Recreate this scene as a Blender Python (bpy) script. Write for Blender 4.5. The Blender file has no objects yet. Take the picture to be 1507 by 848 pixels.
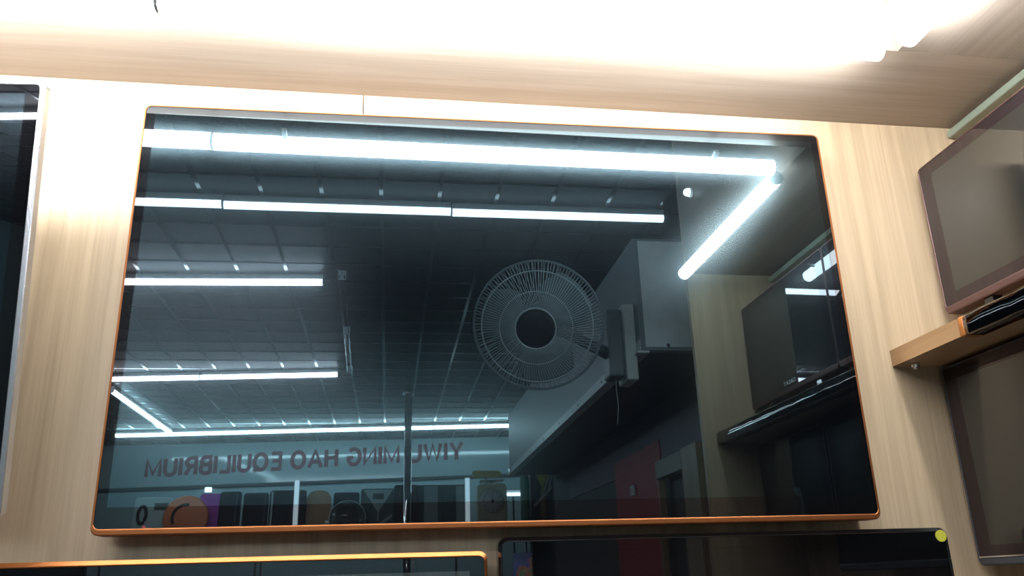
import bpy, bmesh, math, random
from mathutils import Vector, Matrix
random.seed(7)
PI = math.pi
S = bpy.context.scene
COL = S.collection
ZF = 2.0          # floor is 2 m below the middle of the big television

# ------------------------------------------------------------------ materials
def nt(name):
    m = bpy.data.materials.new(name); m.use_nodes = True
    n = m.node_tree; b = n.nodes['Principled BSDF']
    return m, n, b

def rgb(c): return (c[0], c[1], c[2], 1.0)

def plain(name, col, rough=.5, metal=0.0, spec=.5, noise=.06, scale=30, bump=0.0, emit=None, es=0, alpha=1, trans=0, coat=0):
    m, n, b = nt(name)
    tc = n.nodes.new('ShaderNodeTexCoord')
    nz = n.nodes.new('ShaderNodeTexNoise'); nz.inputs['Scale'].default_value = scale
    nz.inputs['Detail'].default_value = 3
    n.links.new(tc.outputs['Object'], nz.inputs['Vector'])
    rp = n.nodes.new('ShaderNodeValToRGB')
    rp.color_ramp.elements[0].position = .3; rp.color_ramp.elements[1].position = .7
    rp.color_ramp.elements[0].color = rgb([max(0, c*(1-noise)) for c in col])
    rp.color_ramp.elements[1].color = rgb([min(1, c*(1+noise)) for c in col])
    n.links.new(nz.outputs['Fac'], rp.inputs['Fac'])
    n.links.new(rp.outputs['Color'], b.inputs['Base Color'])
    b.inputs['Roughness'].default_value = rough
    b.inputs['Metallic'].default_value = metal
    b.inputs['Specular IOR Level'].default_value = spec
    if coat: b.inputs['Coat Weight'].default_value = coat; b.inputs['Coat Roughness'].default_value = .04
    if trans: b.inputs['Transmission Weight'].default_value = trans
    if bump:
        bp = n.nodes.new('ShaderNodeBump'); bp.inputs['Strength'].default_value = bump
        bp.inputs['Distance'].default_value = .004
        n.links.new(nz.outputs['Fac'], bp.inputs['Height']); n.links.new(bp.outputs['Normal'], b.inputs['Normal'])
    if emit:
        b.inputs['Emission Color'].default_value = rgb(emit); b.inputs['Emission Strength'].default_value = es
    return m

def wood(name, axis, light=(.50, .37, .240), dark=(.33, .238, .148), rough=.42):
    """pale oak laminate, grain running along axis (0 x, 1 y, 2 z)"""
    m, n, b = nt(name)
    geo = n.nodes.new('ShaderNodeNewGeometry')
    def layer(across, along, detail, dist=0):
        mp = n.nodes.new('ShaderNodeMapping')
        s = [across]*3; s[axis] = along
        mp.inputs['Scale'].default_value = s
        n.links.new(geo.outputs['Position'], mp.inputs['Vector'])
        z = n.nodes.new('ShaderNodeTexNoise'); z.inputs['Scale'].default_value = 1
        z.inputs['Detail'].default_value = detail; z.inputs['Distortion'].default_value = dist
        n.links.new(mp.outputs['Vector'], z.inputs['Vector']); return z
    a = layer(14, 1.1, 3, .9); c = layer(230, 5, 4, .2); e = layer(45, 1.6, 2, .6)
    mx = n.nodes.new('ShaderNodeMix'); mx.inputs[0].default_value = .42
    n.links.new(a.outputs['Fac'], mx.inputs[2]); n.links.new(c.outputs['Fac'], mx.inputs[3])
    m2 = n.nodes.new('ShaderNodeMix'); m2.inputs[0].default_value = .35
    n.links.new(mx.outputs[0], m2.inputs[2]); n.links.new(e.outputs['Fac'], m2.inputs[3])
    rp = n.nodes.new('ShaderNodeValToRGB')
    rp.color_ramp.elements[0].position = .34; rp.color_ramp.elements[0].color = rgb(dark)
    rp.color_ramp.elements[1].position = .64; rp.color_ramp.elements[1].color = rgb(light)
    n.links.new(m2.outputs[0], rp.inputs['Fac']); n.links.new(rp.outputs['Color'], b.inputs['Base Color'])
    b.inputs['Roughness'].default_value = rough
    b.inputs['Specular IOR Level'].default_value = .35
    bp = n.nodes.new('ShaderNodeBump'); bp.inputs['Strength'].default_value = .12; bp.inputs['Distance'].default_value = .001
    n.links.new(c.outputs['Fac'], bp.inputs['Height']); n.links.new(bp.outputs['Normal'], b.inputs['Normal'])
    return m

def screen_mat(name, spec, tint, haze, haze_rough, base=(.004, .005, .006), wide=None):
    """dark glass panel: sharp surface reflection plus weak blurred ones for panel haze and imitated lens glow"""
    m, n, b = nt(name)
    b.inputs['Base Color'].default_value = rgb(base)
    b.inputs['Roughness'].default_value = .012
    b.inputs['Specular IOR Level'].default_value = spec
    b.inputs['Specular Tint'].default_value = rgb(tint)
    out = n.nodes['Material Output']
    if haze > 0:
        g = n.nodes.new('ShaderNodeBsdfGlossy'); g.inputs['Roughness'].default_value = haze_rough
        tc = n.nodes.new('ShaderNodeTexCoord'); z = n.nodes.new('ShaderNodeTexNoise'); z.inputs['Scale'].default_value = 2.5
        n.links.new(tc.outputs['Object'], z.inputs['Vector'])
        rp = n.nodes.new('ShaderNodeValToRGB')
        rp.color_ramp.elements[0].color = rgb([haze*t*.85 for t in tint]); rp.color_ramp.elements[1].color = rgb([haze*t*1.15 for t in tint])
        n.links.new(z.outputs['Fac'], rp.inputs['Fac']); n.links.new(rp.outputs['Color'], g.inputs['Color'])
        ad = n.nodes.new('ShaderNodeAddShader')
        n.links.new(b.outputs[0], ad.inputs[0]); n.links.new(g.outputs[0], ad.inputs[1])
        if wide:
            g2 = n.nodes.new('ShaderNodeBsdfGlossy'); g2.distribution = 'BECKMANN'; g2.inputs['Roughness'].default_value = wide[1]  # added lobe imitating the lens glow around lit tubes
            g2.inputs['Color'].default_value = rgb([wide[0]*t for t in tint])
            a2 = n.nodes.new('ShaderNodeAddShader'); n.links.new(ad.outputs[0], a2.inputs[0]); n.links.new(g2.outputs[0], a2.inputs[1]); ad = a2
        n.links.new(ad.outputs[0], out.inputs['Surface'])
    return m

M = {}
M['wood_v'] = wood('oak_laminate_upright', 2)
M['wood_x'] = wood('oak_laminate_lengthwise_shaded', 0, (.37, .295, .24), (.27, .21, .165))  # same laminate, colour darkened and greyed to stand in for canopy shade
M['wood_y'] = wood('oak_laminate_crosswise_shaded', 1, (.33, .265, .22), (.23, .185, .15))  # same laminate again, darker still for the shade of the right soffit
M['shelf_edge'] = wood('brown_edge_banding', 1, (.34, .19, .09), (.22, .12, .055), .35)
M['shelf_face'] = wood('brown_shelf_board', 1, (.42, .28, .16), (.30, .19, .11), .3)
M['groove'] = plain('dark_joint', (.12, .09, .07), .8)
M['screen'] = screen_mat('glass_screen', 1.0, (.64, .90, 1.0), .0035, .085, (.0012, .0015, .002), (.0095, .205))
M['bezel'] = screen_mat('black_glass_border', .55, (.9, .97, 1), .002, .2, (.002, .002, .0025))
M['screen_side'] = screen_mat('matte_glass_screen', .75, (.95, .98, .96), .022, .30, (.012, .012, .011))
M['bezel_plum'] = screen_mat('plum_black_border', .5, (1, .88, .92), .012, .35, (.012, .008, .009))
M['copper'] = plain('orange_copper_metal', (.29, .098, .028), .38, .9, .5, .05)  # same copper, lighter in colour for the rim lit from above
M['copper_shaded'] = plain('shaded_copper_metal', (.20, .066, .020), .48, .85, .5, .05)  # copper darkened in colour to stand in for shade on the big rim
M['rose'] = plain('rose_copper_metal', (.12, .065, .058), .4, .6, .5, .05)
M['silver'] = plain('silver_metal', (.78, .78, .80), .22, .95)
M['chrome'] = plain('chrome_metal', (.85, .86, .87), .06, 1)
M['black_plastic'] = plain('black_plastic', (.012, .012, .013), .4)
M['black_gloss'] = plain('glossy_black_plastic', (.008, .008, .009), .07, 0, .7)
M['film'] = plain('wrinkled_glossy_black_film', (.13, .115, .11), .035, 1.0, .5, .3, 22, .04)
M['orange_film'] = plain('orange_film', (.34, .11, .022), .35, 0, .4)
M['white_metal'] = plain('white_painted_metal', (.72, .74, .76), .35)
M['white_plastic'] = plain('white_plastic', (.70, .72, .70), .4)
M['white_shaded'] = plain('shaded_white_paint', (.22, .255, .275), .4, 0, .4)  # white beam sides, greyed in colour to stand in for their shade
M['grey_dark'] = plain('dark_grey_paint', (.035, .035, .04), .6)
M['yellow_sticker'] = plain('yellow_sticker', (.40, .37, .03), .6)
M['cover_white'] = plain('white_cover_paint', (.86, .88, .88), .45)  # the beam's white, brightened in colour for its tube-lit end
M['trunking'] = plain('pale_green_white_plastic', (.20, .225, .17), .35)
M['tile'] = plain('dark_ceiling_panel', (.005, .008, .011), .45, 0, .11, .12, 4)
M['grid'] = plain('glossy_ceiling_rail', (.045, .055, .06), .15, .35, .7)
M['floor'] = plain('grey_floor_tiles', (.30, .29, .27), .25, 0, .5, .1, 3)
M['plaster'] = plain('dim_plaster', (.10, .12, .13), .7)
M['sign_board'] = plain('pale_teal_acrylic', (.46, .60, .63), .08, 0, .6, .04, 2)
M['sign_text'] = plain('dull_red_letters', (.27, .06, .085), .4)
M['sign_edge'] = plain('dark_teal_edge', (.03, .05, .055), .5)
M['shop_wall'] = plain('pale_teal_wall', (.42, .58, .62), .5)
M['fan_grey'] = plain('grey_blue_plastic', (.15, .18, .20), .35)
M['fan_wire'] = plain('grey_fan_wire', (.44, .49, .51), .35, .1)
M['fan_dark'] = plain('dark_fan_cap', (.008, .009, .012), .5, 0, .25)
M['fan_blade'] = plain('translucent_grey_blade', (.15, .18, .19), .45)
M['red_wall'] = plain('red_panel', (.50, .010, .022), .55)
M['purple_wall'] = plain('dark_purple_band', (.09, .028, .06), .5)
M['orange_item'] = plain('copper_orange_plastic', (.85, .28, .11), .35)
M['purple_item'] = plain('purple_plastic', (.42, .05, .55), .3)
M['navy_item'] = plain('dark_navy_glass', (.012, .02, .032), .12)
M['plum_item'] = plain('dark_plum_glass', (.035, .02, .035), .2)
M['teal_item'] = plain('pale_teal_plastic', (.50, .72, .72), .35)
M['teal_dark'] = plain('deep_teal_plastic', (.06, .13, .15), .3)
M['tan_item'] = plain('tan_plastic', (.45, .31, .15), .4)
M['cream'] = plain('cream_dial_face', (.75, .80, .60), .4)
M['yellow'] = plain('yellow_plastic', (.72, .62, .06), .35)
M['green'] = plain('green_plastic', (.02, .28, .14), .2)
M['lcd'] = plain('grey_display', (.09, .13, .13), .2)
M['glass_edge'] = plain('pale_glass_edge', (.55, .75, .75), .1)

def lamp_mat(name, col, s):
    m, n, b = nt(name)
    b.inputs['Base Color'].default_value = (.8, .8, .8, 1)
    b.inputs['Emission Color'].default_value = rgb(col); b.inputs['Emission Strength'].default_value = s
    return m
TUBE = 150
M['tube'] = lamp_mat('lit_led_tube', (.90, .96, 1), TUBE)
M['tube_far'] = lamp_mat('lit_ceiling_tube', (.86, .95, 1), 42)
M['tube_mid'] = lamp_mat('lit_violet_white_tube', (.95, .93, 1), 150)
M['tube_teal'] = lamp_mat('lit_cool_tube', (.74, .95, 1), 160)
M['tube_soft'] = lamp_mat('lit_display_strip', (.75, .92, 1), 8)
M['dot'] = lamp_mat('lit_spot', (.95, .97, 1), 30)
M['red_led'] = lamp_mat('red_indicator', (1, .08, .10), 14)

def film_mat():
    m, n, b = nt('rainbow_protective_film')
    tc = n.nodes.new('ShaderNodeTexCoord'); mp = n.nodes.new('ShaderNodeMapping')
    mp.inputs['Scale'].default_value = (14, 14, 10)
    w = n.nodes.new('ShaderNodeTexNoise'); w.inputs['Scale'].default_value = 1.6; w.inputs['Distortion'].default_value = 1.4
    n.links.new(tc.outputs['Object'], mp.inputs['Vector']); n.links.new(mp.outputs['Vector'], w.inputs['Vector'])
    rp = n.nodes.new('ShaderNodeValToRGB'); cr = rp.color_ramp
    cr.elements[0].position = .30; cr.elements[0].color = (.004, .0035, .02, 1)
    cr.elements[1].position = .72; cr.elements[1].color = (.015, .012, .015, 1)
    for p, c in ((.42, (.006, .005, .025, 1)), (.50, (.035, .01, .006, 1)), (.56, (.006, .018, .007, 1)), (.63, (.014, .004, .004, 1))):
        e = cr.elements.new(p); e.color = c
    n.links.new(w.outputs['Fac'], rp.inputs['Fac']); n.links.new(rp.outputs['Color'], b.inputs['Base Color'])
    b.inputs['Roughness'].default_value = .12
    return m
M['rainbow'] = film_mat()

# ------------------------------------------------------------------ mesh helpers
class MB:
    def __init__(s, mat=None): s.bm = bmesh.new(); s.T = mat or Matrix.Identity(4)
    def v(s, p): return s.bm.verts.new(s.T @ Vector(p))
    def f(s, vs, sm=False):
        try:
            f = s.bm.faces.new(vs); f.smooth = sm; return f
        except ValueError: return None
    def box(s, a, b, c=0.0):
        x0, y0, z0 = [min(p, q) for p, q in zip(a, b)]; x1, y1, z1 = [max(p, q) for p, q in zip(a, b)]
        if c <= 0:
            V = [s.v(p) for p in ((x0,y0,z0),(x1,y0,z0),(x1,y1,z0),(x0,y1,z0),(x0,y0,z1),(x1,y0,z1),(x1,y1,z1),(x0,y1,z1))]
            for q in ((0,3,2,1),(4,5,6,7),(0,1,5,4),(1,2,6,5),(2,3,7,6),(3,0,4,7)): s.f([V[i] for i in q])
        else:
            t = bmesh.new(); bmesh.ops.create_cube(t, size=1)
            for v in t.verts: v.co = Vector(((x0+x1)/2+v.co.x*(x1-x0), (y0+y1)/2+v.co.y*(y1-y0), (z0+z1)/2+v.co.z*(z1-z0)))
            bmesh.ops.bevel(t, geom=t.edges[:], offset=c, segments=2, affect='EDGES', profile=.5)
            mp = {v: s.v(v.co) for v in t.verts}
            for f in t.faces: s.f([mp[v] for v in f.verts])
            t.free()
        return s
    def hexa(s, P):
        V = [s.v(p) for p in P]
        for q in ((0,3,2,1),(4,5,6,7),(0,1,5,4),(1,2,6,5),(2,3,7,6),(3,0,4,7)): s.f([V[i] for i in q])
        return s
    def cyl(s, p0, p1, r0, r1=None, n=20, cap=True):
        r1 = r0 if r1 is None else r1
        p0, p1 = Vector(p0), Vector(p1); d = (p1-p0).normalized()
        a = Vector((0,0,1)) if abs(d.z) < .9 else Vector((1,0,0))
        u = d.cross(a).normalized(); w = d.cross(u)
        R = []
        for p, r in ((p0, r0), (p1, r1)):
            R.append([s.v(p+(u*math.cos(2*PI*i/n)+w*math.sin(2*PI*i/n))*r) for i in range(n)])
        for i in range(n): s.f([R[0][i], R[0][(i+1)%n], R[1][(i+1)%n], R[1][i]], True)
        if cap: s.f(R[0][::-1]); s.f(R[1])
        return s
    def lathe(s, prof, n=48, close=False):
        """profile of (radius, height along local z)"""
        rings = []
        for r, h in prof:
            if r < 1e-6: rings.append([s.v((0,0,h))])
            else: rings.append([s.v((r*math.cos(2*PI*i/n), r*math.sin(2*PI*i/n), h)) for i in range(n)])
        if close: rings.append(rings[0])
        for A, B in zip(rings, rings[1:]):
            for i in range(n):
                j = (i+1) % n
                if len(A) == 1 and len(B) > 1: s.f([A[0], B[i], B[j]], True)
                elif len(B) == 1 and len(A) > 1: s.f([A[i], B[0], A[j]], True)
                elif len(A) > 1: s.f([A[i], B[i], B[j], A[j]], True)
        return s
    def tube(s, pts, r, n=6, closed=False):
        pts = [Vector(p) for p in pts]; R = []; N = len(pts)
        for k, p in enumerate(pts):
            if closed: d = pts[(k+1) % N]-pts[k-1]
            else: d = pts[min(k+1, N-1)]-pts[max(k-1, 0)]
            d.normalize(); a = Vector((0,0,1)) if abs(d.z) < .9 else Vector((1,0,0))
            if k and not closed and prev is not None and abs(d.dot(prev)) < .95: a = prev
            u = d.cross(a).normalized(); w = d.cross(u); prev = a
            R.append([s.v(p+(u*math.cos(2*PI*i/n)+w*math.sin(2*PI*i/n))*r) for i in range(n)])
        for k in range(N if closed else N-1):
            A, B = R[k], R[(k+1) % N]
            for i in range(n): s.f([A[i], A[(i+1)%n], B[(i+1)%n], B[i]], True)
        if not closed: s.f(R[0][::-1]); s.f(R[-1])
        return s
    def loops(s, LL, cap0=False, cap1=False, sm=False):
        R = [[s.v(p) for p in L] for L in LL]
        for A, B in zip(R, R[1:]):
            n = len(A)
            for i in range(n): s.f([A[i], A[(i+1)%n], B[(i+1)%n], B[i]], sm)
        if cap0: s.f(R[0][::-1])
        if cap1: s.f(R[-1])
        return s
    def prism(s, outline, y0, y1):
        """outline of (x,z), extruded from y0 to y1"""
        return s.loops([[(x, y0, z) for x, z in outline], [(x, y1, z) for x, z in outline]], True, True)
    def build(s, name, mat, parent=None, origin=None, smooth_angle=None):
        bmesh.ops.recalc_face_normals(s.bm, faces=s.bm.faces[:])
        vs = [v.co for v in s.bm.verts]
        if parent is not None: o = WLOC[parent.name]
        elif origin is not None: o = Vector(origin)
        else:
            o = Vector(((min(v.x for v in vs)+max(v.x for v in vs))/2, (min(v.y for v in vs)+max(v.y for v in vs))/2, min(v.z for v in vs)))
        for v in s.bm.verts: v.co -= o
        me = bpy.data.meshes.new(name); s.bm.to_mesh(me); s.bm.free()
        me.materials.append(mat)
        ob = bpy.data.objects.new(name, me); COL.objects.link(ob)
        if parent is not None: ob.parent = parent
        else: ob.location = o
        WLOC[ob.name] = Vector(o)
        return ob
WLOC = {}

def rrect(x0, x1, z0, z1, r, n=5):
    P = []
    for cx, cz, a in ((x1-r, z1-r, 0), (x0+r, z1-r, 90), (x0+r, z0+r, 180), (x1-r, z0+r, 270)):
        for k in range(n+1):
            t = math.radians(a+90*k/n); P.append((cx+r*math.cos(t), cz+r*math.sin(t)))
    return P

def tag(o, label=None, cat=None, group=None, kind=None):
    if label: o['label'] = label
    if cat: o['category'] = cat
    if group: o['group'] = group
    if kind: o['kind'] = kind
    return o
def thing(name, label, cat, loc, group=None):
    o = bpy.data.objects.new(name, None); COL.objects.link(o); o.location = loc
    o.empty_display_size = .05
    WLOC[o.name] = Vector(loc)
    return tag(o, label, cat, group)
def struct(mb, name, mat): return tag(mb.build(name, mat), kind='structure')
def dup(root, loc, label):
    r = root.copy(); COL.objects.link(r); r.location = loc; WLOC[r.name] = Vector(loc)
    r['label'] = label
    for ch in list(root.children):
        c = ch.copy(); COL.objects.link(c); c.parent = r
        for g in list(ch.children):
            d = g.copy(); COL.objects.link(d); d.parent = c
    return r

# ------------------------------------------------------------------ the stall: walls, canopy
def sz(x): return .4372-.0096*x       # the canopy board runs a few millimetres out of level
XR = .965; CD = .245; CX = .690; CY = -1.03; ZC = 1.432
b = MB(); b.box((-2.2, 0, -2), (XR+.02, .03, .30)); b.box((-2.2, 0, .30), (-.2500, .03, .47)); b.box((-.2478, 0, .30), (XR+.02, .03, .47))
struct(b, 'wall_back', M['wood_v'])
struct(MB().box((-2.2, .0301, -2), (XR+.02, .05, ZC)), 'wall_behind', M['groove'])
struct(MB().box((XR, -1.03, -2), (XR+.02, -.0005, .47)), 'wall_right', M['wood_v'])
# soffits
b = MB(); t = .016
b.hexa([(-2.2,-CD,sz(-2.2)), (XR,-CD,sz(XR)), (XR,-.0005,sz(XR)), (-2.2,-.0005,sz(-2.2)),
        (-2.2,-CD,sz(-2.2)+t), (XR,-CD,sz(XR)+t), (XR,-.0005,sz(XR)+t), (-2.2,-.0005,sz(-2.2)+t)])
struct(b, 'trim_1', M['wood_x'])
b = MB(); b.hexa([(CX,CY,sz(CX)), (XR,CY,sz(XR)), (XR,-CD-.0005,sz(XR)), (CX,-CD-.0005,sz(CX)),
        (CX,CY,sz(CX)+t), (XR,CY,sz(XR)+t), (XR,-CD-.0005,sz(XR)+t), (CX,-CD-.0005,sz(CX)+t)])
struct(b, 'trim_2', M['wood_y'])
# fascias rising from the canopy edge to the ceiling
xa, xb, za, zb = -2.2, CX-.0005, sz(-2.2)+t+.0005, sz(CX)+t+.0005
struct(MB().hexa([(xa,-CD,za), (xb,-CD,zb), (xb,-CD+.016,zb), (xa,-CD+.016,za), (xa,-CD,ZC-.001), (xb,-CD,ZC-.001), (xb,-CD+.016,ZC-.001), (xa,-CD+.016,ZC-.001)]), 'trim_3', M['wood_x'])
struct(MB().box((CX, CY, sz(CX)+t+.0005), (CX+.016, -CD+.016, ZC-.001)), 'trim_4', M['wood_y'])
# end panel closing the right wing
struct(MB().box((CX, CY-.018, -2), (XR+.02, CY-.0005, ZC-.001)), 'trim_5', M['wood_v'])
# white cable trunking along the top of the right wall
b = MB(); b.box((XR-.024, -1.02, sz(XR)-.026), (XR-.0005, -.004, sz(XR)-.010), .003)
tag(b.build('cable_trunking', M['trunking']), 'pale plastic cable trunking along the top of the right side wall, above the televisions', 'trunking')

# ------------------------------------------------------------------ hall
struct(MB().box((-5, -10.5, -2.05), (4.5, .4, -2)), 'floor', M['floor'])
struct(MB().box((-5, -10.9, ZC), (4.5, .4, ZC+.03)), 'ceiling', M['tile'])
struct(MB().box((-5.05, -10.9, -2), (-5, .4, ZC)), 'wall_left', M['plaster'])
struct(MB().box((4.5, -10.9, -2), (4.55, .4, ZC)), 'wall_far_right', M['plaster'])
struct(MB().box((-5, -10.95, -2), (4.5, -10.9, ZC)), 'wall_front', M['plaster'])
struct(MB().box((-5, .37, -2), (4.5, .4, ZC)), 'wall_rear', M['plaster'])
# glossy rails of the suspended ceiling
b = MB(); P = .2925
k = -17
while .0375+P*k < 4.4:
    x = .0375+P*k
    if x > -4.98: b.box((x-.0095, -10.8, ZC-.003), (x+.0095, .3, ZC-.0002))
    k += 1
y = -.14
while y > -10.8:
    b.box((-4.98, y-.0085, ZC-.0032), (4.45, y+.0085, ZC-.0004)); y -= P
struct(b, 'trim_6', M['grid'])

# ------------------------------------------------------------------ televisions
def frame_T(loc, yaw, tilt=0):
    """local x to the viewer's right, y into the wall, z up"""
    return Matrix.Translation(loc) @ Matrix.Rotation(yaw, 4, 'Z') @ Matrix.Rotation(tilt, 4, 'X')

def make_tv(name, label, W, H, ctr, yaw=0, tilt=0, lip=(.0035,.0035,.003,.0095), bez=(.015,.012,.014,.030), rad=.012,
            fm='copper_shaded', bm_='bezel', sm='screen', edge=.034, back=.022, ch=.0014, group=None, mount=True, depth_total=None):
    T = frame_T(ctr, yaw, tilt)
    base = T @ Vector((0, .01, -H/2))
    r = thing(name, label, 'television', base, group)
    x0, x1, z0, z1 = -W/2, W/2, -H/2, H/2
    L, R, Tp, B = lip
    def lp(f, y, rr): return [(x, y, z) for x, z in rrect(x0+L*f, x1-R*f, z0+B*f, z1-Tp*f, rr)]
    m = MB(T)
    m.loops([lp(1, .012, rad*.7), lp(1, .0012, rad*.7), lp(.82, 0, rad*.75), lp(.18 if ch < .003 else .75, 0, rad*.97), lp(0, ch, rad),
             lp(0, edge-.003, rad), [(x, edge, z) for x, z in rrect(x0+.004, x1-.004, z0+.004, z1-.004, rad)]], sm=False)
    m.build('frame', M[fm], r)
    ix0, ix1, iz0, iz1 = x0+L+.0003, x1-R-.0003, z0+B+.0003, z1-Tp-.0003
    a = bez; r2 = rad*.6
    outer = rrect(ix0, ix1, iz0, iz1, r2); inner = rrect(ix0+a[0], ix1-a[1], iz0+a[3], iz1-a[2], .0008)
    m = MB(T); m.loops([[(x, .010, z) for x, z in outer], [(x, .0010, z) for x, z in outer], [(x, .0010, z) for x, z in inner], [(x, .010, z) for x, z in inner]])
    m.build('bezel', M[bm_], r)
    m = MB(T); m.box((ix0+a[0]+.0001, .0010, iz0+a[3]+.0001), (ix1-a[1]-.0001, .009, iz1-a[2]-.0001))
    scr = m.build('screen', M[sm], r)
    m = MB(T)
    o1 = rrect(x0+.005, x1-.005, z0+.005, z1-.005, rad*.8)
    o2 = rrect(x0+W*.10, x1-W*.10, z0+H*.06, z1-H*.14, rad)
    o3 = rrect(x0+W*.14, x1-W*.14, z0+H*.10, z1-H*.20, rad)
    m.loops([[(x, edge-.004, z) for x, z in o1], [(x, edge+.001, z) for x, z in o1], [(x, edge+.003, z) for x, z in o2], [(x, edge+back, z) for x, z in o3]], True, True)
    m.build('back_cover', M['black_plastic'], r)
    return r, T

# big television, copper rim
tv, T = make_tv('television', 'largest television, thin orange copper rim, reflecting lit tubes and a fan', 1.232, .716, (0, -.070, 0),
                bez=(.015, .0125, .0125, .0300))
MB().box((-.17, -.0150, -.13), (.17, -.0008, .13), .003).build('wall_mount', M['black_plastic'], tv)

# copper television below left: only its top strip is in view
W2, H2 = .92, .535
tv, T = make_tv('television', 'television below the largest one at the left, bright orange copper top edge and black screen', W2, H2, (-.0375-W2/2, -.070, -.392-H2/2),
                lip=(.005,.005,.008,.009), bez=(.022,.022,.020,.03), fm='copper', sm='screen_side', ch=.0045)
MB().box((-.6, -.0150, -.78), (-.4, -.0008, -.55), .003).build('wall_mount', M['black_plastic'], tv)

# black glossy television below right
W3, H3 = .757, .445
tv, T = make_tv('television', 'glossy black television below the largest one at the right, yellow round corner sticker', W3, H3, (-.019+W3/2, -.056, -.372-H3/2),
                lip=(.006,.006,.007,.01), bez=(.016,.018,.016,.025), rad=.014, fm='black_gloss', sm='bezel', edge=.03, back=.012, ch=.0035)
MB().box((.26, -.0140, -.70), (.46, -.0008, -.50), .003).build('wall_mount', M['black_plastic'], tv)
b = MB(T); c0 = (W3/2-.0135, -.0012, H3/2-.0135)
b.cyl((c0[0], .0006, c0[2]), (c0[0], -.0012, c0[2]), .0095, n=28)
tag(b.build('round_sticker', M['yellow_sticker'], tv), 'yellow round sticker on the corner')
b = MB(T); b.box((-W3/2+.0225, .0009, -.12), (-W3/2+.052, .0004, H3/2-.0235))
tag(b.build('film_strip', M['rainbow'], tv), 'rainbow coloured strip of protective film')

# silver television at the far left, leaning forward a little
yawL, tiltL = math.radians(-3), math.radians(7)
WL, HL = 1.08, .655
Bq = Vector((-.721, -.12, -.312))
Tb = frame_T(Bq, yawL, tiltL)
ctr = Tb @ Vector((-WL/2, 0, .632-HL/2))
tv, T = make_tv('television', 'silver-framed television at the far left edge, leaning forward from the wall', WL, HL, ctr, yawL, tiltL,
                lip=(.009,.009,.006,.012), bez=(.020,.020,.014,.03), rad=.010, fm='silver', edge=.020, back=.010)
b = MB(); c = T @ Vector((0, .031, .02))
b.box((c.x-.12, c.y+.001, c.z-.12), (c.x+.12, -.0008, c.z+.12), .003)
b.build('wall_mount', M['black_plastic'], tv)

# televisions of the right wing
def text_obj(txt, size, T, name, mat, parent=None, extrude=.0004, offset=0, origin=None, sx=1.0):
    cu = bpy.data.curves.new(name, 'FONT'); cu.body = txt; cu.size = size; cu.extrude = extrude; cu.offset = offset
    cu.align_x = 'CENTER'; cu.align_y = 'CENTER'; cu.resolution_u = 3
    o = bpy.data.objects.new(name, cu); COL.objects.link(o)
    bpy.context.view_layer.update()
    me = bpy.data.meshes.new_from_object(o.evaluated_get(bpy.context.evaluated_depsgraph_get()))
    bpy.data.objects.remove(o); bpy.data.curves.remove(cu)
    m = MB(T @ Matrix.Rotation(PI/2, 4, 'X') @ Matrix.Diagonal((sx, 1, 1, 1)))
    vs = [m.v(v.co) for v in me.vertices]
    for p in me.polygons: m.f([vs[i] for i in p.vertices])
    bpy.data.meshes.remove(me)
    return m.build(name, mat, parent, origin)

yawR = -PI/2
def wing_tv(label, ctr, W, H, lipb, fm, group, feet):
    tv, T = make_tv('television', label, W, H, ctr, yawR, 0, lip=(.003,.003,.003,lipb), bez=(.034,.034,.022,.020), rad=.010,
                    fm=fm, bm_='bezel_plum', sm='screen_side', edge=.030, back=.020)
    return tv, T
tvA, T = wing_tv('television on the right-hand shelf in the corner, with a dark rose copper rim', (.843, -.272, .1635), .500, .303, .015, 'rose', None, True)
text_obj('GREAT', .0155, T @ Matrix.Translation((0.002, .0006, -.1515+.026)), 'brand_lettering', M['white_plastic'], tvA, .0002, 0, None, 1.5)
for sx in (-.14, .14):
    m = MB(T); m.prism([(sx-.020, -.2115), (sx+.020, -.2115), (sx+.010, -.1505), (sx-.010, -.1505)], .006, .026)
    m.box((sx-.022, -.035, -.2135), (sx+.022, .085, -.2080), .002)
    m.build('foot', M['black_gloss'], tvA)
tvB = dup(tvA, Vector(tvA.location)+Vector((0, -.503, 0)), 'television on the right-hand shelf farther from the corner, seen only as a reflection')
tvC, T = wing_tv('black television under the right-hand shelf in the corner, thin silver line along its bottom', (.815, -.2955, -.262), .565, .345, .012, 'grey_dark', None, False)
MB(T).box((-.279, -.0006, -.1600), (.279, .0008, -.1575)).build('bottom_trim', M['silver'], tvC)
m = MB(T); m.box((-.08, .051, -.08), (.08, XR-.815-.001, .08), .003); m.build('wall_mount', M['black_plastic'], tvC)
tvD, T = wing_tv('smaller black television under the right-hand shelf, farther from the corner', (.815, -.775, -.215), .370, .225, .010, 'grey_dark', None, False)
m = MB(T); m.box((-.06, .051, -.06), (.06, XR-.815-.001, .06), .003); m.build('wall_mount', M['black_plastic'], tvD)

# shelf with wrapped front edge
sh = thing('wall_shelf', 'brown wooden shelf board on the right wall, front wrapped in glossy black film', 'shelf', (.85, -.515, -.082))
b = MB(); b.box((.731, -1.028, -.0815), (XR-.0006, -.0008, -.0525)); b.build('shelf_board', M['shelf_face'], sh)
b = MB(); b.box((.7285, -.203, -.0822), (.7308, -.0008, -.0518)); b.build('edge_band', M['shelf_edge'], sh)
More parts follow.
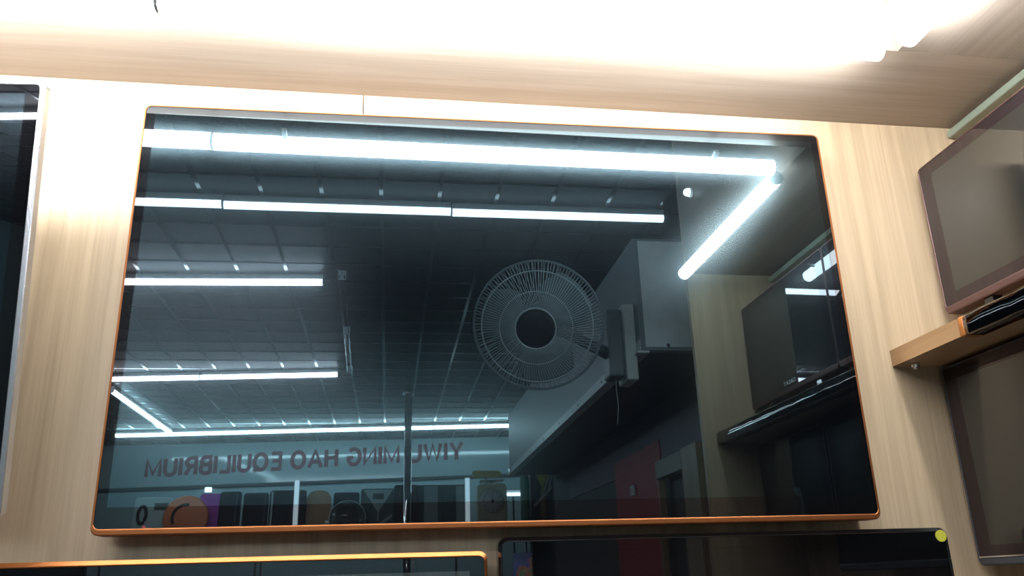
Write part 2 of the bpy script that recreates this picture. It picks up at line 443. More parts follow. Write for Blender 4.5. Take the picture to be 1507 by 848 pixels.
# film wrap: bulging profile swept along y, slightly uneven
def wrap(y0, y1, n, amp, mat, name, lab=None):
    m = MB(); LL = []
    for i in range(n+1):
        y = y0+(y1-y0)*i/n
        w = amp*(math.sin(y*61)+.6*math.sin(y*143+1)+.5*math.sin(y*29+2))
        top = .006+amp*1.4*math.sin(y*37+.4)
        prof = [(.775, -.0518), (.775, -.0508), (.745, -.0505+w*.5), (.7330, -.0500+w*.5), (.7290+w*.4, -.0508+w), (.7268+w*.5, -.0540), (.7262-w*.4, -.0680+w),
                (.7265+w*.4, -.0815), (.7275, -.0838-w*.4), (.745, -.0835), (.760, -.0832), (.760, -.0824), (.7300, -.0824), (.7283, -.0800), (.7283, -.0540), (.7290, -.0516)]
        LL.append([(px, y, pz) for px, pz in prof])
    m.loops(LL, True, True, True); o = m.build(name, mat, sh)
    if lab: o['label'] = lab
    return o
wrap(-.2165, -1.026, 90, .0007, M['film'], 'film_wrap', 'glossy black wrinkled film')
wrap(-.2035, -.2160, 3, .0002, M['orange_film'], 'orange_band', 'orange band at the end of the film')
b = MB(); b.cyl((.757, -.026, -.0816), (.757, -.026, -.0900), .0085, .0065, 16); b.cyl((.757, -.026, -.0895), (.757, -.026, -.0935), .0035, n=10)
b.build('shelf_bolt', M['silver'], sh)

# ------------------------------------------------------------------ tube lamps
def tube_light(p0, p1, label, group, mat='tube', r=.017, off=(0, 0, .030), hw=.012, name='tube_light', cap=.002, plate=True):
    p0, p1 = Vector(p0), Vector(p1); d = (p1-p0).normalized(); off = Vector(off)
    mid = (p0+p1)/2
    t = thing(name, label, 'lamp', mid+off, group)
    m = MB(); m.cyl(p0+d*cap, p1-d*cap, r, n=16, cap=True); m.build('tube', M[mat], t)
    for q, e in ((p0, 1), (p1, -1)):
        m = MB(); m.cyl(q, q+d*e*cap, r*1.02, n=16)
        m.build('end_cap', M['white_plastic'], t)
    # housing: slim box between tube and mounting face
    side = d.cross(off.normalized()); o0 = off*.25; o1 = off
    spans = [(0, 1, 'housing')] if hw > .005 else [(f-.004, f+.004, 'clip') for f in (.12, .88)]
    for f0, f1, nm in spans:
        m = MB(); P = []; a, c = p0.lerp(p1, f0), p0.lerp(p1, f1)
        for o in (o0, o1):
            for q, s_ in ((a, -1), (c, -1), (c, 1), (a, 1)): P.append(q+o+side*hw*s_)
        m.hexa(P); m.build(nm, M['white_metal'], t)
    return t
G1 = 'led tubes along the edge of the canopy above the televisions'
yT, zT = -.285, .405
tube_light((-.5475, yT, zT+.004), (.628, yT, zT-.006), 'long lit tube on the front edge of the canopy right above the largest television', G1, off=(0, .040, .012), hw=.004)
tube_light((-1.722, yT, zT+.016), (-.549, yT, zT+.005), 'lit tube on the front edge of the canopy above the silver-framed television', G1, off=(0, .040, .012), hw=.004)
tube_light((.652, -.325, zT-.008), (.652, -.955, zT-.004), 'short lit tube on the canopy edge over the right-hand shelf', G1, off=(.038, 0, .012), hw=.004)
G2 = 'led tubes on the dark hall ceiling'
zt = ZC-.045; UP = (0, 0, .0445)
def ceil_tube(x0, y0, x1, y1, lab, mat='tube_far', r=.021): return tube_light((x0, y0, zt), (x1, y1, zt), lab, G2, mat, r, UP, .018)
for i in range(3):
    x1 = 1.235-1.135*i; ceil_tube(x1-1.128, -2.735+.008*i, x1, -2.735+.008*i,
        ['rightmost tube of the ceiling row nearest the televisions', 'middle tube of the ceiling row nearest the televisions', 'leftmost tube of the ceiling row nearest the televisions'][i])
for i in range(2):
    x1 = -.625-1.21*i; ceil_tube(x1-1.20, -3.90-.06*i, x1, -3.845-.06*i, ['right tube of the second ceiling row, beside the metal track', 'left tube of the second ceiling row'][i], 'tube_mid', .021)
for i in range(2):
    x1 = -.665-1.21*i; ceil_tube(x1-1.20, -6.42-.13*i, x1, -6.29-.13*i, ['right tube of the third ceiling row, where the metal track ends', 'left tube of the third ceiling row'][i], 'tube_mid', .022)
ex = [(-3.435, -9.43), (-2.18, -9.28), (-.925, -9.12), (.33, -8.98), (1.60, -8.84)]
for i in range(4):
    (x0, y0), (x1, y1) = ex[i], ex[i+1]
    ceil_tube(x0+.003, y0, x1-.003, y1, ['first tube from the left in the farthest ceiling row, before the sign', 'second tube from the left in the farthest ceiling row, before the sign',
              'third tube from the left in the farthest ceiling row, behind the steel column', 'rightmost tube of the farthest ceiling row, before the sign'][i], 'tube_teal', .022)
tube_light((-2.775, -6.98, zt), (-2.772, -8.13, zt), 'nearer of the two tubes running away toward the sign on the left', G2, 'tube_teal', .022, UP, .018)
tube_light((-2.772, -8.14, zt), (-2.768, -9.22, zt), 'farther of the two tubes running away toward the sign on the left', G2, 'tube_teal', .022, UP, .018)

# round spot on the right fascia
sp = thing('spot_light', 'small round lit spot on the canopy face above the right-hand shelf', 'lamp', (CX-.004, -.924, .65))
m = MB(Matrix.Translation((CX-.0003, -.924, .65)) @ Matrix.Rotation(-PI/2, 4, 'Y'))
m.lathe([(.0001, .0), (.016, 0), (.016, .005), (.0125, .007), (.0120, .004), (.0001, .004)], 28); m.build('rim', M['white_plastic'], sp)
m = MB(Matrix.Translation((CX-.0046, -.924, .65)) @ Matrix.Rotation(-PI/2, 4, 'Y'))
m.lathe([(.0001, 0), (.0118, 0), (.0125, .006), (.0115, .013), (.007, .0185), (.0001, .021)], 28); m.build('lens', M['dot'], sp)

# metal track on the ceiling
tr = thing('ceiling_track', 'thin double metal track on the ceiling joining the second and third tube rows', 'track', (-.53, -4.95, ZC-.004))
m = MB()
for dx in (-.016, .016): m.tube([(-.500+dx, -3.70, ZC-.055), (-.555+dx, -6.22, ZC-.055)], .004, 8)
m.build('rail', M['silver'], tr)
for f in (.02, .5, .98):
    x = -.500-.055*f; y = -3.70-2.52*f
    m = MB(); m.box((x-.024, y-.012, ZC-.060), (x+.024, y+.012, ZC-.0035), .002); m.build('bracket', M['white_metal'], tr)

# ------------------------------------------------------------------ white boxed beam at the right, fan
bm_ = thing('boxed_beam', 'long pale boxed beam behind the right wing, running toward the sign', 'beam', (.84, -3.05, .283))
m = MB(); m.box((.642, -4.70, .292), (1.10, -1.402, .700), .003); m.build('beam_case', M['white_shaded'], bm_)
m = MB(); m.box((.630, -4.70, .2835), (.672, -1.402, .2915), .001)
m.box((.6395, -4.70, .2915), (.6418, -1.402, .330)); m.build('edge_strip', M['white_metal'], bm_)
m = MB(); m.box((.673, -4.70, .2838), (1.10, -1.402, .2915)); tag(m.build('underside_shade', M['grey_dark'], bm_), 'dark sheet added for the unlit underside')  # dark sheet standing in for the shade under the beam
m = MB()
for yy in (-1.5, -1.95, -2.4, -2.85, -3.3, -3.75, -4.2, -4.6): m.cyl((.6396, yy, .310), (.6372, yy, .310), .006, .004, 10)
m.cyl((.739, -1.4021, .310), (.739, -1.3995, .310), .008, .006, 14)
m.build('screw', M['grey_dark'], bm_)
m = MB(); m.box((.66, -1.4021, .292+.012), (1.08, -1.3998, .690), .0008); tag(m.build('end_cover', M['cover_white'], bm_), 'white painted end cover')

fanC = Vector((.270, -1.27, .335))
ax = Vector((-.27, .86, -.42)).normalized()
q = ax.to_track_quat('Z', 'Y').to_matrix().to_4x4()
FT = Matrix.Translation(fanC) @ q
fan = thing('wall_fan', 'round grey wall fan with a wire cage and dark hub, fixed to the pale beam', 'fan', (.62, -1.52, .33))
RF = .205
def cage(sign, depth, flat=0.0):
    def prof(t):   # t 0 centre .. 1 rim
        return RF*t, sign*depth*math.cos(t*PI/2)**.62
    return prof
fp = cage(1, .075); bp_ = cage(-1, .085)
m = MB(FT)
for i in range(120):
    a = 2*PI*i/120
    m.tube([(fp(t)[0]*math.cos(a+.12*(1-t)), fp(t)[0]*math.sin(a+.12*(1-t)), fp(t)[1]) for t in (.30, .45, .6, .75, .88, .95, .99, 1.0)], .00095, 4)
for t, rr in ((.56, .0016), (.86, .0020)):
    r0, h0 = fp(t); m.tube([(r0*math.cos(2*PI*i/72), r0*math.sin(2*PI*i/72), h0) for i in range(72)], rr, 6, True)
fg = m.build('front_grille', M['fan_wire'], fan)
m = MB(FT)
for i in range(72):
    a = 2*PI*i/72
    m.tube([(bp_(t)[0]*math.cos(a), bp_(t)[0]*math.sin(a), bp_(t)[1]) for t in (.30, .6, .85, .96, 1.0)], .0011, 4)
m.build('rear_grille', M['fan_wire'], fan)
m = MB(FT); m.lathe([(RF-.002, -.007), (RF+.004, -.007), (RF+.005, 0), (RF+.004, .007), (RF-.002, .007), (RF-.003, 0)], 72, True)
m.build('rim', M['fan_grey'], fan)
m = MB(FT); h0 = fp(.30)[1]; r0 = RF*.31
m.lathe([(r0, h0-.006), (r0+.003, h0-.002), (r0+.002, h0+.002), (r0-.002, h0+.0015), (r0-.003, h0-.006)], 48, True); m.build('hub_ring', M['fan_wire'], fg)
m = MB(FT); m.lathe([(.0001, h0-.012), (r0-.004, h0-.012), (r0-.003, h0), (r0*.8, h0+.004), (.0001, h0+.006)], 48); tag(m.build('hub_cap', M['fan_dark'], fg), 'dark round hub cap')
for k in range(3):
    m = MB(FT); G = []
    for i in range(9):
        rr = .035+.150*i/8; row = []
        wdt = math.radians(46+46*math.sin(PI*min(1, i/8*1.05)))
        for j in range(7):
            a = 2*PI*k/3 + wdt*(j/6-.35)+.25*i/8; row.append(m.v((rr*math.cos(a), rr*math.sin(a), -.012+.030*(j/6)+.0)))
        G.append(row)
    G2_ = [[m.v((v.co - (FT.to_3x3() @ Vector((0,0,.0022)))) if False else FT.inverted() @ (v.co - FT.to_3x3() @ Vector((0,0,.0022)))) for v in row] for row in G]
    for A, sgn in ((G, 1), (G2_, -1)):
        for i in range(8):
            for j in range(6): m.f([A[i][j], A[i+1][j], A[i+1][j+1], A[i][j+1]], True)
    for i in range(8):
        for j in (0, 6): m.f([G[i][j], G[i+1][j], G2_[i+1][j], G2_[i][j]])
    for j in range(6):
        for i in (0, 8): m.f([G[i][j], G[i][j+1], G2_[i][j+1], G2_[i][j]])
    m.build('fan_blade', M['fan_blade'], fan)
m = MB(FT); m.lathe([(.0001, .040), (.034, .038), (.036, -.012), (.022, -.020), (.0001, -.020)], 32); m.build('spinner', M['fan_grey'], fan)
m = MB(FT); m.lathe([(.0001, -.075), (.052, -.075), (.060, -.090), (.060, -.140), (.045, -.170), (.0001, -.178)], 32); m.build('motor_housing', M['fan_grey'], fan)
mc = FT @ Vector((0, 0, -.13))
m = MB(); m.cyl(mc, (.560, -1.500, .30), .024, .020, 20)
m.box((.545, -1.545, .215), (.600, -1.455, .455), .008); m.build('arm', M['fan_grey'], fan)
m = MB(); m.box((.600, -1.560, .20), (.641, -1.440, .47), .006); tag(m.build('wall_plate', M['white_plastic'], fan), 'pale wall plate')
m = MB(); m.tube([(.575, -1.50, .215), (.572, -1.49, .17), (.575, -1.49, .12), (.570, -1.50, .06)], .0012, 6); m.build('pull_cord', M['white_plastic'], fan)

# ------------------------------------------------------------------ neighbouring stall seen under the beam
X9 = .95
tag(MB().box((X9, -4.70, -2), (X9+.03, -1.48, .2830)).build('partition', M['grey_dark'], None), 'dark partition under the pale beam, behind the right wing', 'partition')
m = MB()
V = [(-4.4, .262, .335), (-1.62, .050, .180)]
m.hexa([(X9-.006, -4.1, .06), (X9-.0005, -4.1, .06), (X9-.0005, -1.50, .03), (X9-.006, -1.50, .03), (X9-.006, -4.1, .19), (X9-.0005, -4.1, .19), (X9-.0005, -1.50, .19), (X9-.006, -1.50, .19)])
tag(m.build('purple_banner', M['purple_wall']), 'dull purple band along the dark partition under the beam', 'banner')
tag(MB().box((X9-.010, -2.98, -2), (X9-.0065, -2.22, .125), .001).build('red_panel', M['red_wall']), 'tall red panel on the dark partition', 'panel')
tag(MB().box((X9-.010, -1.66, .045), (X9-.0065, -1.50, .150), .001).build('red_panel', M['red_wall']), 'short red panel near the wooden door frame', 'panel')
sw = thing('light_switch', 'small white switch on the tall red panel', 'switch', (X9-.012, -2.65, -.065))
MB().box((X9-.020, -2.685, -.065), (X9-.0105, -2.620, -.018), .002).build('plate', M['white_plastic'], sw)
MB().box((X9-.0225, -2.665, -.055), (X9-.0202, -2.640, -.028), .001).build('rocker', M['white_metal'], sw)
cf = thing('cabinet_frame', 'pale wooden opening frame beside the tall red panel', 'frame', (X9-.03, -1.9, -2))
MB().box((X9-.045, -2.19, -.045), (X9-.0108, -1.862, .025), .001).build('top_rail', M['wood_y'], cf)
MB().box((X9-.045, -1.860, -2), (X9-.0108, -1.69, .030), .001).build('post', M['wood_v'], cf)
MB().box((X9-.040, -2.19, -2), (X9-.0108, -2.178, -.046), .001).build('post', M['wood_v'], cf)

# ------------------------------------------------------------------ far stall: sign, column, scales
ys = lambda x: -10.2+(x+1.2)*.10
m = MB()
def sl(x, dy, z): return (x, ys(x)+dy, z)
m.hexa([sl(-3.9, -.12, .88), sl(2.1, -.12, .955), sl(2.1, 0, .955), sl(-3.9, 0, .88), sl(-3.9, -.12, ZC-.004), sl(2.1, -.12, ZC-.004), sl(2.1, 0, ZC-.004), sl(-3.9, 0, ZC-.004)])
sg = thing('shop_sign', 'long pale shop sign reading YIWU MING HAO EQUILIBRIUM in dull red letters', 'sign', sl(-1, -.06, .9))
WLOC[sg.name] = Vector(sl(-1, -.06, .9)); m.build('board', M['sign_board'], sg)
ang = math.atan(.10)
def arc(cx, cz, rx, rz, a0, a1, n=14): return [(cx+rx*math.cos(math.radians(a0+(a1-a0)*k/n)), cz+rz*math.sin(math.radians(a0+(a1-a0)*k/n))) for k in range(n+1)]
GL = {
 'I': (.02, [[(.01,0),(.01,1)]]), 'Y': (.70, [[(0,1),(.35,.45),(.70,1)], [(.35,.50),(.35,0)]]),
 'W': (.98, [[(0,1),(.24,.04),(.49,.96),(.74,.04),(.98,1)]]), 'U': (.62, [[(0,1),(0,.32)]+arc(.31,.31,.31,.27,180,360)+[(.62,.32),(.62,1)]]),
 'M': (.80, [[(0,0),(0,.96),(.40,.12),(.80,.96),(.80,0)]]), 'N': (.64, [[(0,0),(0,.96),(.64,.04),(.64,1)]]),
 'G': (.70, [arc(.36,.5,.36,.46,45,335,20)+[(.70,.45),(.40,.45)]]), 'H': (.62, [[(0,0),(0,1)], [(.62,0),(.62,1)], [(0,.52),(.62,.52)]]),
 'A': (.74, [[(0,0),(.37,.98),(.74,0)], [(.14,.33),(.60,.33)]]), 'O': (.74, [arc(.37,.5,.37,.46,90,450,26)]),
 'E': (.52, [[(.54,.955),(0,.955),(0,.045),(.54,.045)], [(0,.52),(.48,.52)]]), 'Q': (.74, [arc(.37,.5,.37,.46,90,450,26), [(.46,.24),(.76,-.04)]]),
 'L': (.50, [[(0,1),(0,.045),(.52,.045)]]),
 'B': (.56, [[(0,0),(0,.955),(.30,.955)]+arc(.30,.74,.22,.215,90,-90,8)+[(0,.525)], [(.30,.525)]+arc(.32,.285,.25,.24,90,-90,8)+[(0,.045)]]),
 'R': (.60, [[(0,0),(0,.955),(.30,.955)]+arc(.32,.72,.24,.235,90,-90,8)+[(0,.485)], [(.30,.49),(.60,0)]])}
def ribbon(pts, w, put, mb):
    N = len(pts); Lf, Rt = [], []
    closed = (Vector(pts[0])-Vector(pts[-1])).length < 1e-5
    for k in range(N):
        p = Vector(pts[k])
        a = (p-Vector(pts[k-1])) if k else ((p-Vector(pts[-2])) if closed else (Vector(pts[1])-p))
        c = (Vector(pts[k+1])-p) if k < N-1 else ((Vector(pts[1])-p) if closed else (p-Vector(pts[k-1])))
        a.normalize(); c.normalize(); na, nc = Vector((-a.y, a.x)), Vector((-c.y, c.x)); b_ = (na+nc)
        b_ = b_/max(b_.length, .01); sc2 = min(1/max(.3, b_.dot(na)), 1.25)
        Lf.append(p+b_*w/2*sc2); Rt.append(p-b_*w/2*sc2)
    mb.loops([[put(q, d) for q, d in ((Lf[k], 0), (Rt[k], 0), (Rt[k], 1), (Lf[k], 1))] for k in range(N)], not closed, not closed)
TXT = 'YIWU MING HAO EQUILIBRIUM'; HL_ = .222; GAP = .30
tot = sum((.42 if ch == ' ' else GL[ch][0]+GAP) for ch in TXT)-GAP; kx = (4.08-.03)/tot; cur = 0
for ch in TXT:
    if ch == ' ': cur += .42; continue
    mb = MB()
    def put(q, d, cur=cur):
        x = .765-.015-(cur+q.x)*kx; zb = 1.015+(x+3.3)*(1.145-1.015)/4.0
        return (x, ys(x)+(.0006 if d == 0 else .007), zb+q.y*HL_)
    for pts in GL[ch][1]:
        # strokes are as wide as tall lettering asks for
        ribbon([(px*kx/HL_, pz) for px, pz in pts], .23, lambda q, d: put(Vector((q.x*HL_/kx, q.y)), d), mb)
    mb.build('letter', M['sign_text'], sg)
    cur += GL[ch][0]+GAP
m = MB(); m.hexa([sl(-3.9, -.13, .835), sl(2.1, -.13, .915), sl(2.1, .01, .915), sl(-3.9, .01, .835), sl(-3.9, -.13, .879), sl(2.1, -.13, .954), sl(2.1, .01, .954), sl(-3.9, .01, .879)])
m.build('bottom_edge', M['sign_edge'], sg)
# pale shop wall and dark lower wall under the sign
struct(MB().hexa([sl(-3.9, -.04, -2), sl(2.1, -.04, -2), sl(2.1, -.02, -2), sl(-3.9, -.02, -2), sl(-3.9, -.04, .834), sl(2.1, -.04, .912), sl(2.1, -.02, .912), sl(-3.9, -.02, .834)]), 'wall_shop', M['shop_wall'])

col = thing('steel_column', 'slim chrome column standing before the shop sign', 'column', (-.015, -7.2, -2))
m = MB(); m.cyl((-.015, -7.2, -1.99), (-.015, -7.2, ZC-.0335), .036, n=28); m.build('shaft', M['chrome'], col)
m = MB(); m.cyl((-.015, -7.2, -2), (-.015, -7.2, -1.985), .08, n=28); m.cyl((-.015, -7.2, ZC-.033), (-.015, -7.2, ZC-.0033), .06, .06, 28); m.build('collar', M['chrome'], col)

# display rack that carries the scales
ZS = .05; YR = -7.75
rk = thing('display_rack', 'dark display rack carrying upright scales under the shop sign', 'rack', (-.8, YR, -2))
MB().box((-3.0, YR-.22, ZS-.03), (1.27, YR+.20, ZS), .003).build('top_shelf', M['grey_dark'], rk)
for zz in (-.5, -1.05, -1.6): MB().box((-3.0, YR-.22, zz-.02), (1.27, YR+.20, zz), .003).build('shelf', M['grey_dark'], rk)
for xx in (-2.99, -1.46, .05, 1.24):
    for yy in (YR-.215, YR+.165): MB().box((xx, yy, -2), (xx+.02, yy+.03, ZS-.031)).build('post', M['silver'], rk)

def place(x, y, lean=0, yaw=0): return Matrix.Translation((x, y, ZS)) @ Matrix.Rotation(yaw, 4, 'Z') @ Matrix.Rotation(math.radians(lean), 4, 'X')
# every scale stands on its edge, face turned to +y (toward the televisions)
def slab_scale(x, w, h, mat, label, y=YR, r=.03, disp=None, yaw=0, strip=None, lean=9, marks=None, th=.03):
    t = thing('bathroom_scale', label, 'scale', (x, y, ZS), 'scales standing on the far display rack')
    T = place(x, y, lean, yaw)
    MB(T).loops([[(a, -th/2, z+.002) for a, z in rrect(-w/2+.004, w/2-.004, .004, h-.004, r)], [(a, -th/2+.004, z+.002) for a, z in rrect(-w/2, w/2, 0, h, r)],
                 [(a, th/2-.004, z+.002) for a, z in rrect(-w/2, w/2, 0, h, r)], [(a, th/2, z+.002) for a, z in rrect(-w/2+.004, w/2-.004, .004, h-.004, r)]], True, True).build('platform', M[mat], t)
    if disp:
        dx, dz, dw, dh, dm = disp
        MB(T).box((dx-dw/2, th/2+.0002, dz-dh/2), (dx+dw/2, th/2+.004, dz+dh/2), .001).build('display', M[dm], t)
    if strip:
        for sx, sw_, smt in strip: MB(T).box((sx-sw_/2, th/2+.0002, .012), (sx+sw_/2, th/2+.003, h-.012), .001).build('stripe', M[smt], t)
    if marks:
        for mx_, mz in marks: MB(T).box((mx_-.018, th/2+.0002, mz-.012), (mx_+.018, th/2+.003, mz+.012), .001).build('metal_contact', M['silver'], t)
    return t, T
t, T = slab_scale(-2.50, .36, .44, 'teal_item', 'pale teal scale with grey display and black oval handle, far left of the rack', disp=(.075, .35, .13, .07, 'lcd'))
m = MB(T); m.tube([(-.095+.038*math.cos(a), .022, .27+.085*math.sin(a)) for a in [2*PI*i/28 for i in range(28)]], .016, 8, True); m.build('handle', M['black_plastic'], t)
m = MB(T); m.cyl((-.06, .016, .150), (-.06, .024, .150), .011, n=14); m.build('indicator_light', M['red_led'], t)
# orange round scale
t = thing('bathroom_scale', 'round copper orange scale with a dark curved mark', 'scale', (-2.15, YR+.05, ZS), 'scales standing on the far display rack')
T = place(-2.17, YR+.055, 9); DC = T @ Matrix.Translation((0, 0, .235)) @ Matrix.Rotation(-PI/2, 4, 'X')
MB(DC).lathe([(.0001, -.016), (.20, -.016), (.215, -.010), (.215, .010), (.20, .016), (.0001, .016)], 48).build('platform', M['orange_item'], t)
m = MB(DC); m.tube([(.125*math.cos(a)+.0, .125*math.sin(a), .018) for a in [math.radians(150+130*i/16) for i in range(17)]][::-1], .014, 8); m.build('curved_mark', M['fan_dark'], t)
t, T = slab_scale(-1.96, .22, .475, 'purple_item', 'purple scale between the orange disc and the navy ones', y=YR-.02)
slab_scale(-1.76, .21, .485, 'navy_item', 'narrow dark navy scale next to the purple one', y=YR+.04, strip=[(.06, .012, 'teal_dark')])
slab_scale(-1.52, .25, .475, 'navy_item', 'dark navy scale with a faint teal stripe, second from the purple one', y=YR-.02, strip=[(.09, .012, 'lcd')])
slab_scale(-1.20, .36, .49, 'navy_item', 'wide dark navy scale with a bright glass edge', y=YR+.04, strip=[(-.155, .016, 'glass_edge')])
# vertical lit strips
for x, lab in ((-1.10, 'vertical lit strip lamp on the rack, left of the tan scale'), (.60, 'vertical lit strip lamp on the rack, left of the dial scale')):
    t = thing('strip_lamp', lab, 'lamp', (x, YR+.17, ZS), 'vertical strip lamps on the display rack')
    MB().box((x-.022, YR+.172, ZS+.012), (x+.022, YR+.190, ZS+.56), .003).build('diffuser', M['tube_soft'], t)
    MB().box((x-.026, YR+.150, ZS), (x+.026, YR+.171, ZS+.57), .003).build('backing', M['white_metal'], t)
t, T = slab_scale(-.90, .25, .49, 'tan_item', 'tan round-cornered scale with small metal contacts', y=YR-.02, r=.10, marks=[(.09, .10), (.09, .17)])
slab_scale(-.62, .26, .46, 'navy_item', 'dark glass scale with silver corner contacts behind a glass disc', y=YR+.03, marks=[(-.09, .12), (-.09, .20), (.09, .12), (.09, .20)])
t = thing('glass_disc', 'clear round glass plate with bright rim standing on the rack', 'plate', (-.62, YR+.12, ZS))
DC = place(-.60, YR+.12, 9) @ Matrix.Translation((0, 0, .19)) @ Matrix.Rotation(-PI/2, 4, 'X')
gl = plain('clear_glass', (.8, .95, .95), .02, 0, .5, .02, 5, trans=.95); M['clear'] = gl
MB(DC).lathe([(.0001, -.003), (.178, -.003), (.178, .003), (.0001, .003)], 48).build('pane', gl, t)
m = MB(DC); m.tube([(.181*math.cos(2*PI*i/48), .181*math.sin(2*PI*i/48), 0) for i in range(48)], .006, 6, True); m.build('rim', M['glass_edge'], t)
# hourglass patterned scale
t, T = slab_scale(-.30, .36, .50, 'teal_dark', 'dark scale with a pale triangular face and small display', y=YR-.02)
m = MB(T); m.prism([(-.15, .49), (.15, .49), (.012, .27), (-.012, .27)][::-1], .0155, .019); m.build('face_plate', M['teal_item'], t)
m = MB(T); m.box((-.055, .0195, .39), (.055, .0225, .45), .001); m.build('display', M['lcd'], t)
m = MB(T); m.prism([(-.006, .268), (.006, .268), (.006, .17), (-.006, .17)][::-1], .0155, .019); m.prism([(.14, .24), (-.02, .12), (-.02, .085), (.14, .205)], .0155, .019); m.build('diagonal_stripe', M['glass_edge'], t)
t, T = slab_scale(-.02, .24, .53, 'plum_item', 'dark plum scale behind the chrome column', y=YR+.04)
t, T = slab_scale(.36, .56, .53, 'teal_dark', 'large scale with broad pale and dark teal stripes, right of the chrome column', y=YR-.02, r=.01, strip=[(.205, .13, 'teal_item'), (.0, .02, 'lcd'), (-.12, .14, 'shop_wall')])
# dial scale
t = thing('kitchen_scale', 'cream square dial scale with round clock-like face, right end of the rack', 'scale', (.87, YR+.05, ZS), 'scales standing on the far display rack')
MB().box((.73, YR-.08, ZS), (1.01, YR+.06, ZS+.12), .02).build('base', M['cream'], t)
MB().loops([[(x_, YR-.03, z_) for x_, z_ in rrect(.715, 1.025, ZS+.13, ZS+.52, .05)], [(x_, YR+.035, z_) for x_, z_ in rrect(.715, 1.025, ZS+.13, ZS+.52, .05)],
            [(x_, YR+.042, z_) for x_, z_ in rrect(.723, 1.017, ZS+.138, ZS+.512, .045)]], True, True).build('case', M['cream'], t)
DC = Matrix.Translation((.87, YR+.0425, ZS+.34)) @ Matrix.Rotation(-PI/2, 4, 'X')
dl = MB(DC).lathe([(.0001, 0), (.118, 0), (.122, .004), (.110, .006), (.0001, .006)], 40).build('dial', M['white_plastic'], t)
for i in range(12):
    a = 2*PI*i/12; MB(DC).box((.095*math.cos(a)-.005, .095*math.sin(a)-.005, .0062), (.095*math.cos(a)+.005, .095*math.sin(a)+.005, .0072)).build('dial_mark', M['grey_dark'], dl)
m = MB(DC); m.prism([(0,0)]*0 or [(-.004, 0), (.004, 0), (.001, .009), (-.001, .009)], -.10, .01); m.cyl((0, 0, .006), (0, 0, .012), .018, n=18); m.build('pointer', M['fan_dark'], dl)
m = MB(); m.cyl((.87, YR-.02, ZS+.522), (.87, YR-.02, ZS+.545), .02, n=16); m.box((.745, YR-.13, ZS+.546), (.995, YR+.09, ZS+.556), .003); m.build('pan', M['cream'], t)
# yellow strip and small lit panels behind
t = MB(); t.loops([[(x_, YR-.19, z_) for x_, z_ in rrect(.68, .99, .655, .725, .03)], [(x_, YR-.145, z_) for x_, z_ in rrect(.68, .99, .655, .725, .03)]], True, True)
sy = thing('yellow_bar', 'yellow rounded bar above the cream dial scale', 'bar', (.835, YR-.168, ZS))
t.build('bar', M['yellow'], sy)
MB().box((.82, YR-.180, ZS), (.84, YR-.155, .654)).build('stand', M['grey_dark'], sy)
for (x0, x1, z, lab) in ((.49, .66, .60, 'small lit lamp beyond the vertical strip lamp, under the sign'), (1.14, 1.36, .565, 'small lit lamp right of the cream dial scale')):
    t = thing('wall_lamp', lab, 'lamp', ((x0+x1)/2, -8.83, z), 'small lit lamps under the sign')
    MB().box((x0, -8.82, z-.014), (x1, -8.80, z+.014), .003).build('diffuser', M['tube_far'], t)
    MB().box((x0-.01, -8.86, z-.02), (x1+.01, -8.821, z+.05), .003).build('housing', M['white_metal'], t)
    MB().box(((x0+x1)/2-.01, -8.855, -2), ((x0+x1)/2+.01, -8.83, z-.021)).build('stand', M['grey_dark'], t)
yl = ys(-2.5)
t = thing('wall_lamp', 'tiny square lit lamp at the lower edge of the sign, left half', 'lamp', (-2.49, yl+.03, .80), 'small lit lamps under the sign')
MB().box((-2.530, yl+.0125, .805), (-2.450, yl+.035, .860), .004).build('diffuser', M['tube_far'], t)
MB().box((-2.535, yl+.0102, .800), (-2.445, yl+.0124, .865), .001).build('housing', M['white_metal'], t)
tube_light((1.15, -8.45, .80), (1.34, -8.95, .845), 'short slanting lit tube at the right end of the sign', 'small lit lamps under the sign', 'tube_teal', .008, (0, 0, .03), .012)

# right end display: green bottle, yellow funnel, white bracket, framed opening
ob = thing('display_case', 'upright case with a yellow funnel inside, right of the rack', 'case', (1.43, YR, -2))
MB().box((1.275, YR-.10, -2), (1.30, YR+.05, .82), .002).build('post', M['grey_dark'], ob)
MB().box((1.528, YR-.10, -2), (1.552, YR+.05, .82), .002).build('post', M['silver'], ob)
MB().box((1.30, YR-.12, -2), (1.528, YR-.10, .82)).build('back_panel', M['teal_dark'], ob)
MB().box((1.275, YR-.12, .821), (1.552, YR+.05, .84), .002).build('top', M['grey_dark'], ob)
MB().box((1.3005, YR-.099, .20), (1.5275, YR+.05, .22), .001).build('shelf', M['grey_dark'], ob)
fn = thing('yellow_funnel', 'large yellow funnel above a white folding bracket', 'funnel', (1.415, YR-.0, .222))
m = MB(Matrix.Translation((1.414, YR-.010, .0)))
m.lathe([(.0001, .80), (.086, .80), (.088, .79), (.082, .72), (.060, .63), (.030, .565), (.014, .54), (.014, .50), (.0001, .50)], 40); m.build('cone', M['yellow'], fn)
m = MB(Matrix.Translation((1.414, YR-.010, .0))); m.lathe([(.0001, .499), (.028, .499), (.034, .46), (.026, .43), (.034, .30), (.040, .223), (.0001, .223)], 24); m.build('stem', M['tan_item'], fn)
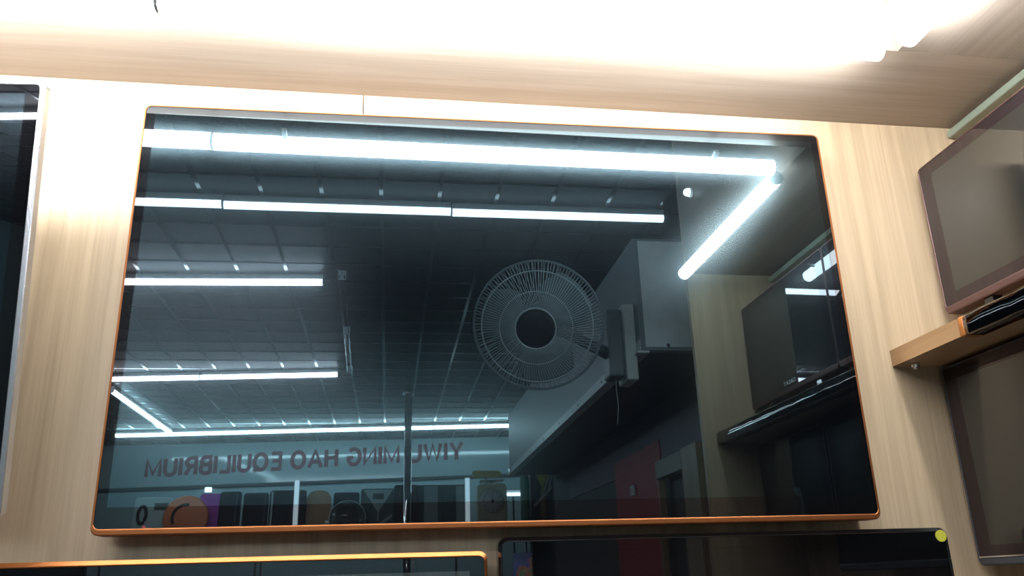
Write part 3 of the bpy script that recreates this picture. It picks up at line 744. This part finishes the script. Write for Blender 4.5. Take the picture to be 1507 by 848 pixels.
m = MB(); m.tube([(1.305, YR+.07, .33), (1.50, YR+.07, .52)], .012, 8); m.tube([(1.40, YR+.07, .44), (1.51, YR+.07, .75)], .008, 8); m.tube([(1.44, YR+.07, .43), (1.52, YR+.07, .72)], .008, 8)
tag(m.build('folding_bracket', M['white_plastic']), 'white folding bracket in front of the yellow funnel', 'bracket')
gb = thing('green_bottle', 'green bottle standing left of the yellow funnel', 'bottle', (1.215, YR+.02, ZS))
m = MB(Matrix.Translation((1.215, YR+.02, 0))); m.lathe([(.0001, .051), (.045, .051), (.048, .07), (.048, .58), (.040, .64), (.018, .68), (.016, .72), (.0001, .72)], 28); m.build('body', M['green'], gb)
m = MB(Matrix.Translation((1.215, YR+.02, 0))); m.lathe([(.0001, .721), (.020, .721), (.020, .75), (.0001, .752)], 20); m.build('cap', M['fan_dark'], gb)

# ------------------------------------------------------------------ lift everything so that the floor is z = 0
for o in list(S.objects):
    if o.parent is None: o.location.z += ZF

# ------------------------------------------------------------------ world, camera, colour
w = bpy.data.worlds.new('World'); S.world = w; w.use_nodes = True
w.node_tree.nodes['Background'].inputs[0].default_value = (.05, .06, .07, 1)
w.node_tree.nodes['Background'].inputs[1].default_value = .3
cam = bpy.data.cameras.new('Camera'); co = bpy.data.objects.new('Camera', cam); COL.objects.link(co)
R = ((0.990243, -0.136287, -0.029052), (0.017865, 0.330924, -0.943488), (0.138199, 0.933764, 0.330130))
C = Vector((-0.18711, -1.42085, -0.44335))
m3 = Matrix((R[0], [-a for a in R[1]], [-a for a in R[2]])).transposed()
co.matrix_world = Matrix.Translation(C+Vector((0, 0, ZF))) @ m3.to_4x4()
cam.sensor_width = 36; cam.lens = 1252.85/1507*36; cam.clip_start = .02; cam.clip_end = 60
S.camera = co
S.view_settings.view_transform = 'Standard'; S.view_settings.look = 'None'
S.view_settings.exposure = -0.28; S.view_settings.gamma = 1; S.view_settings.use_curve_mapping = False
S.cycles.max_bounces = 10; S.cycles.glossy_bounces = 6; S.cycles.diffuse_bounces = 5
S.cycles.sample_clamp_indirect = 8
S.cycles.use_denoising = True
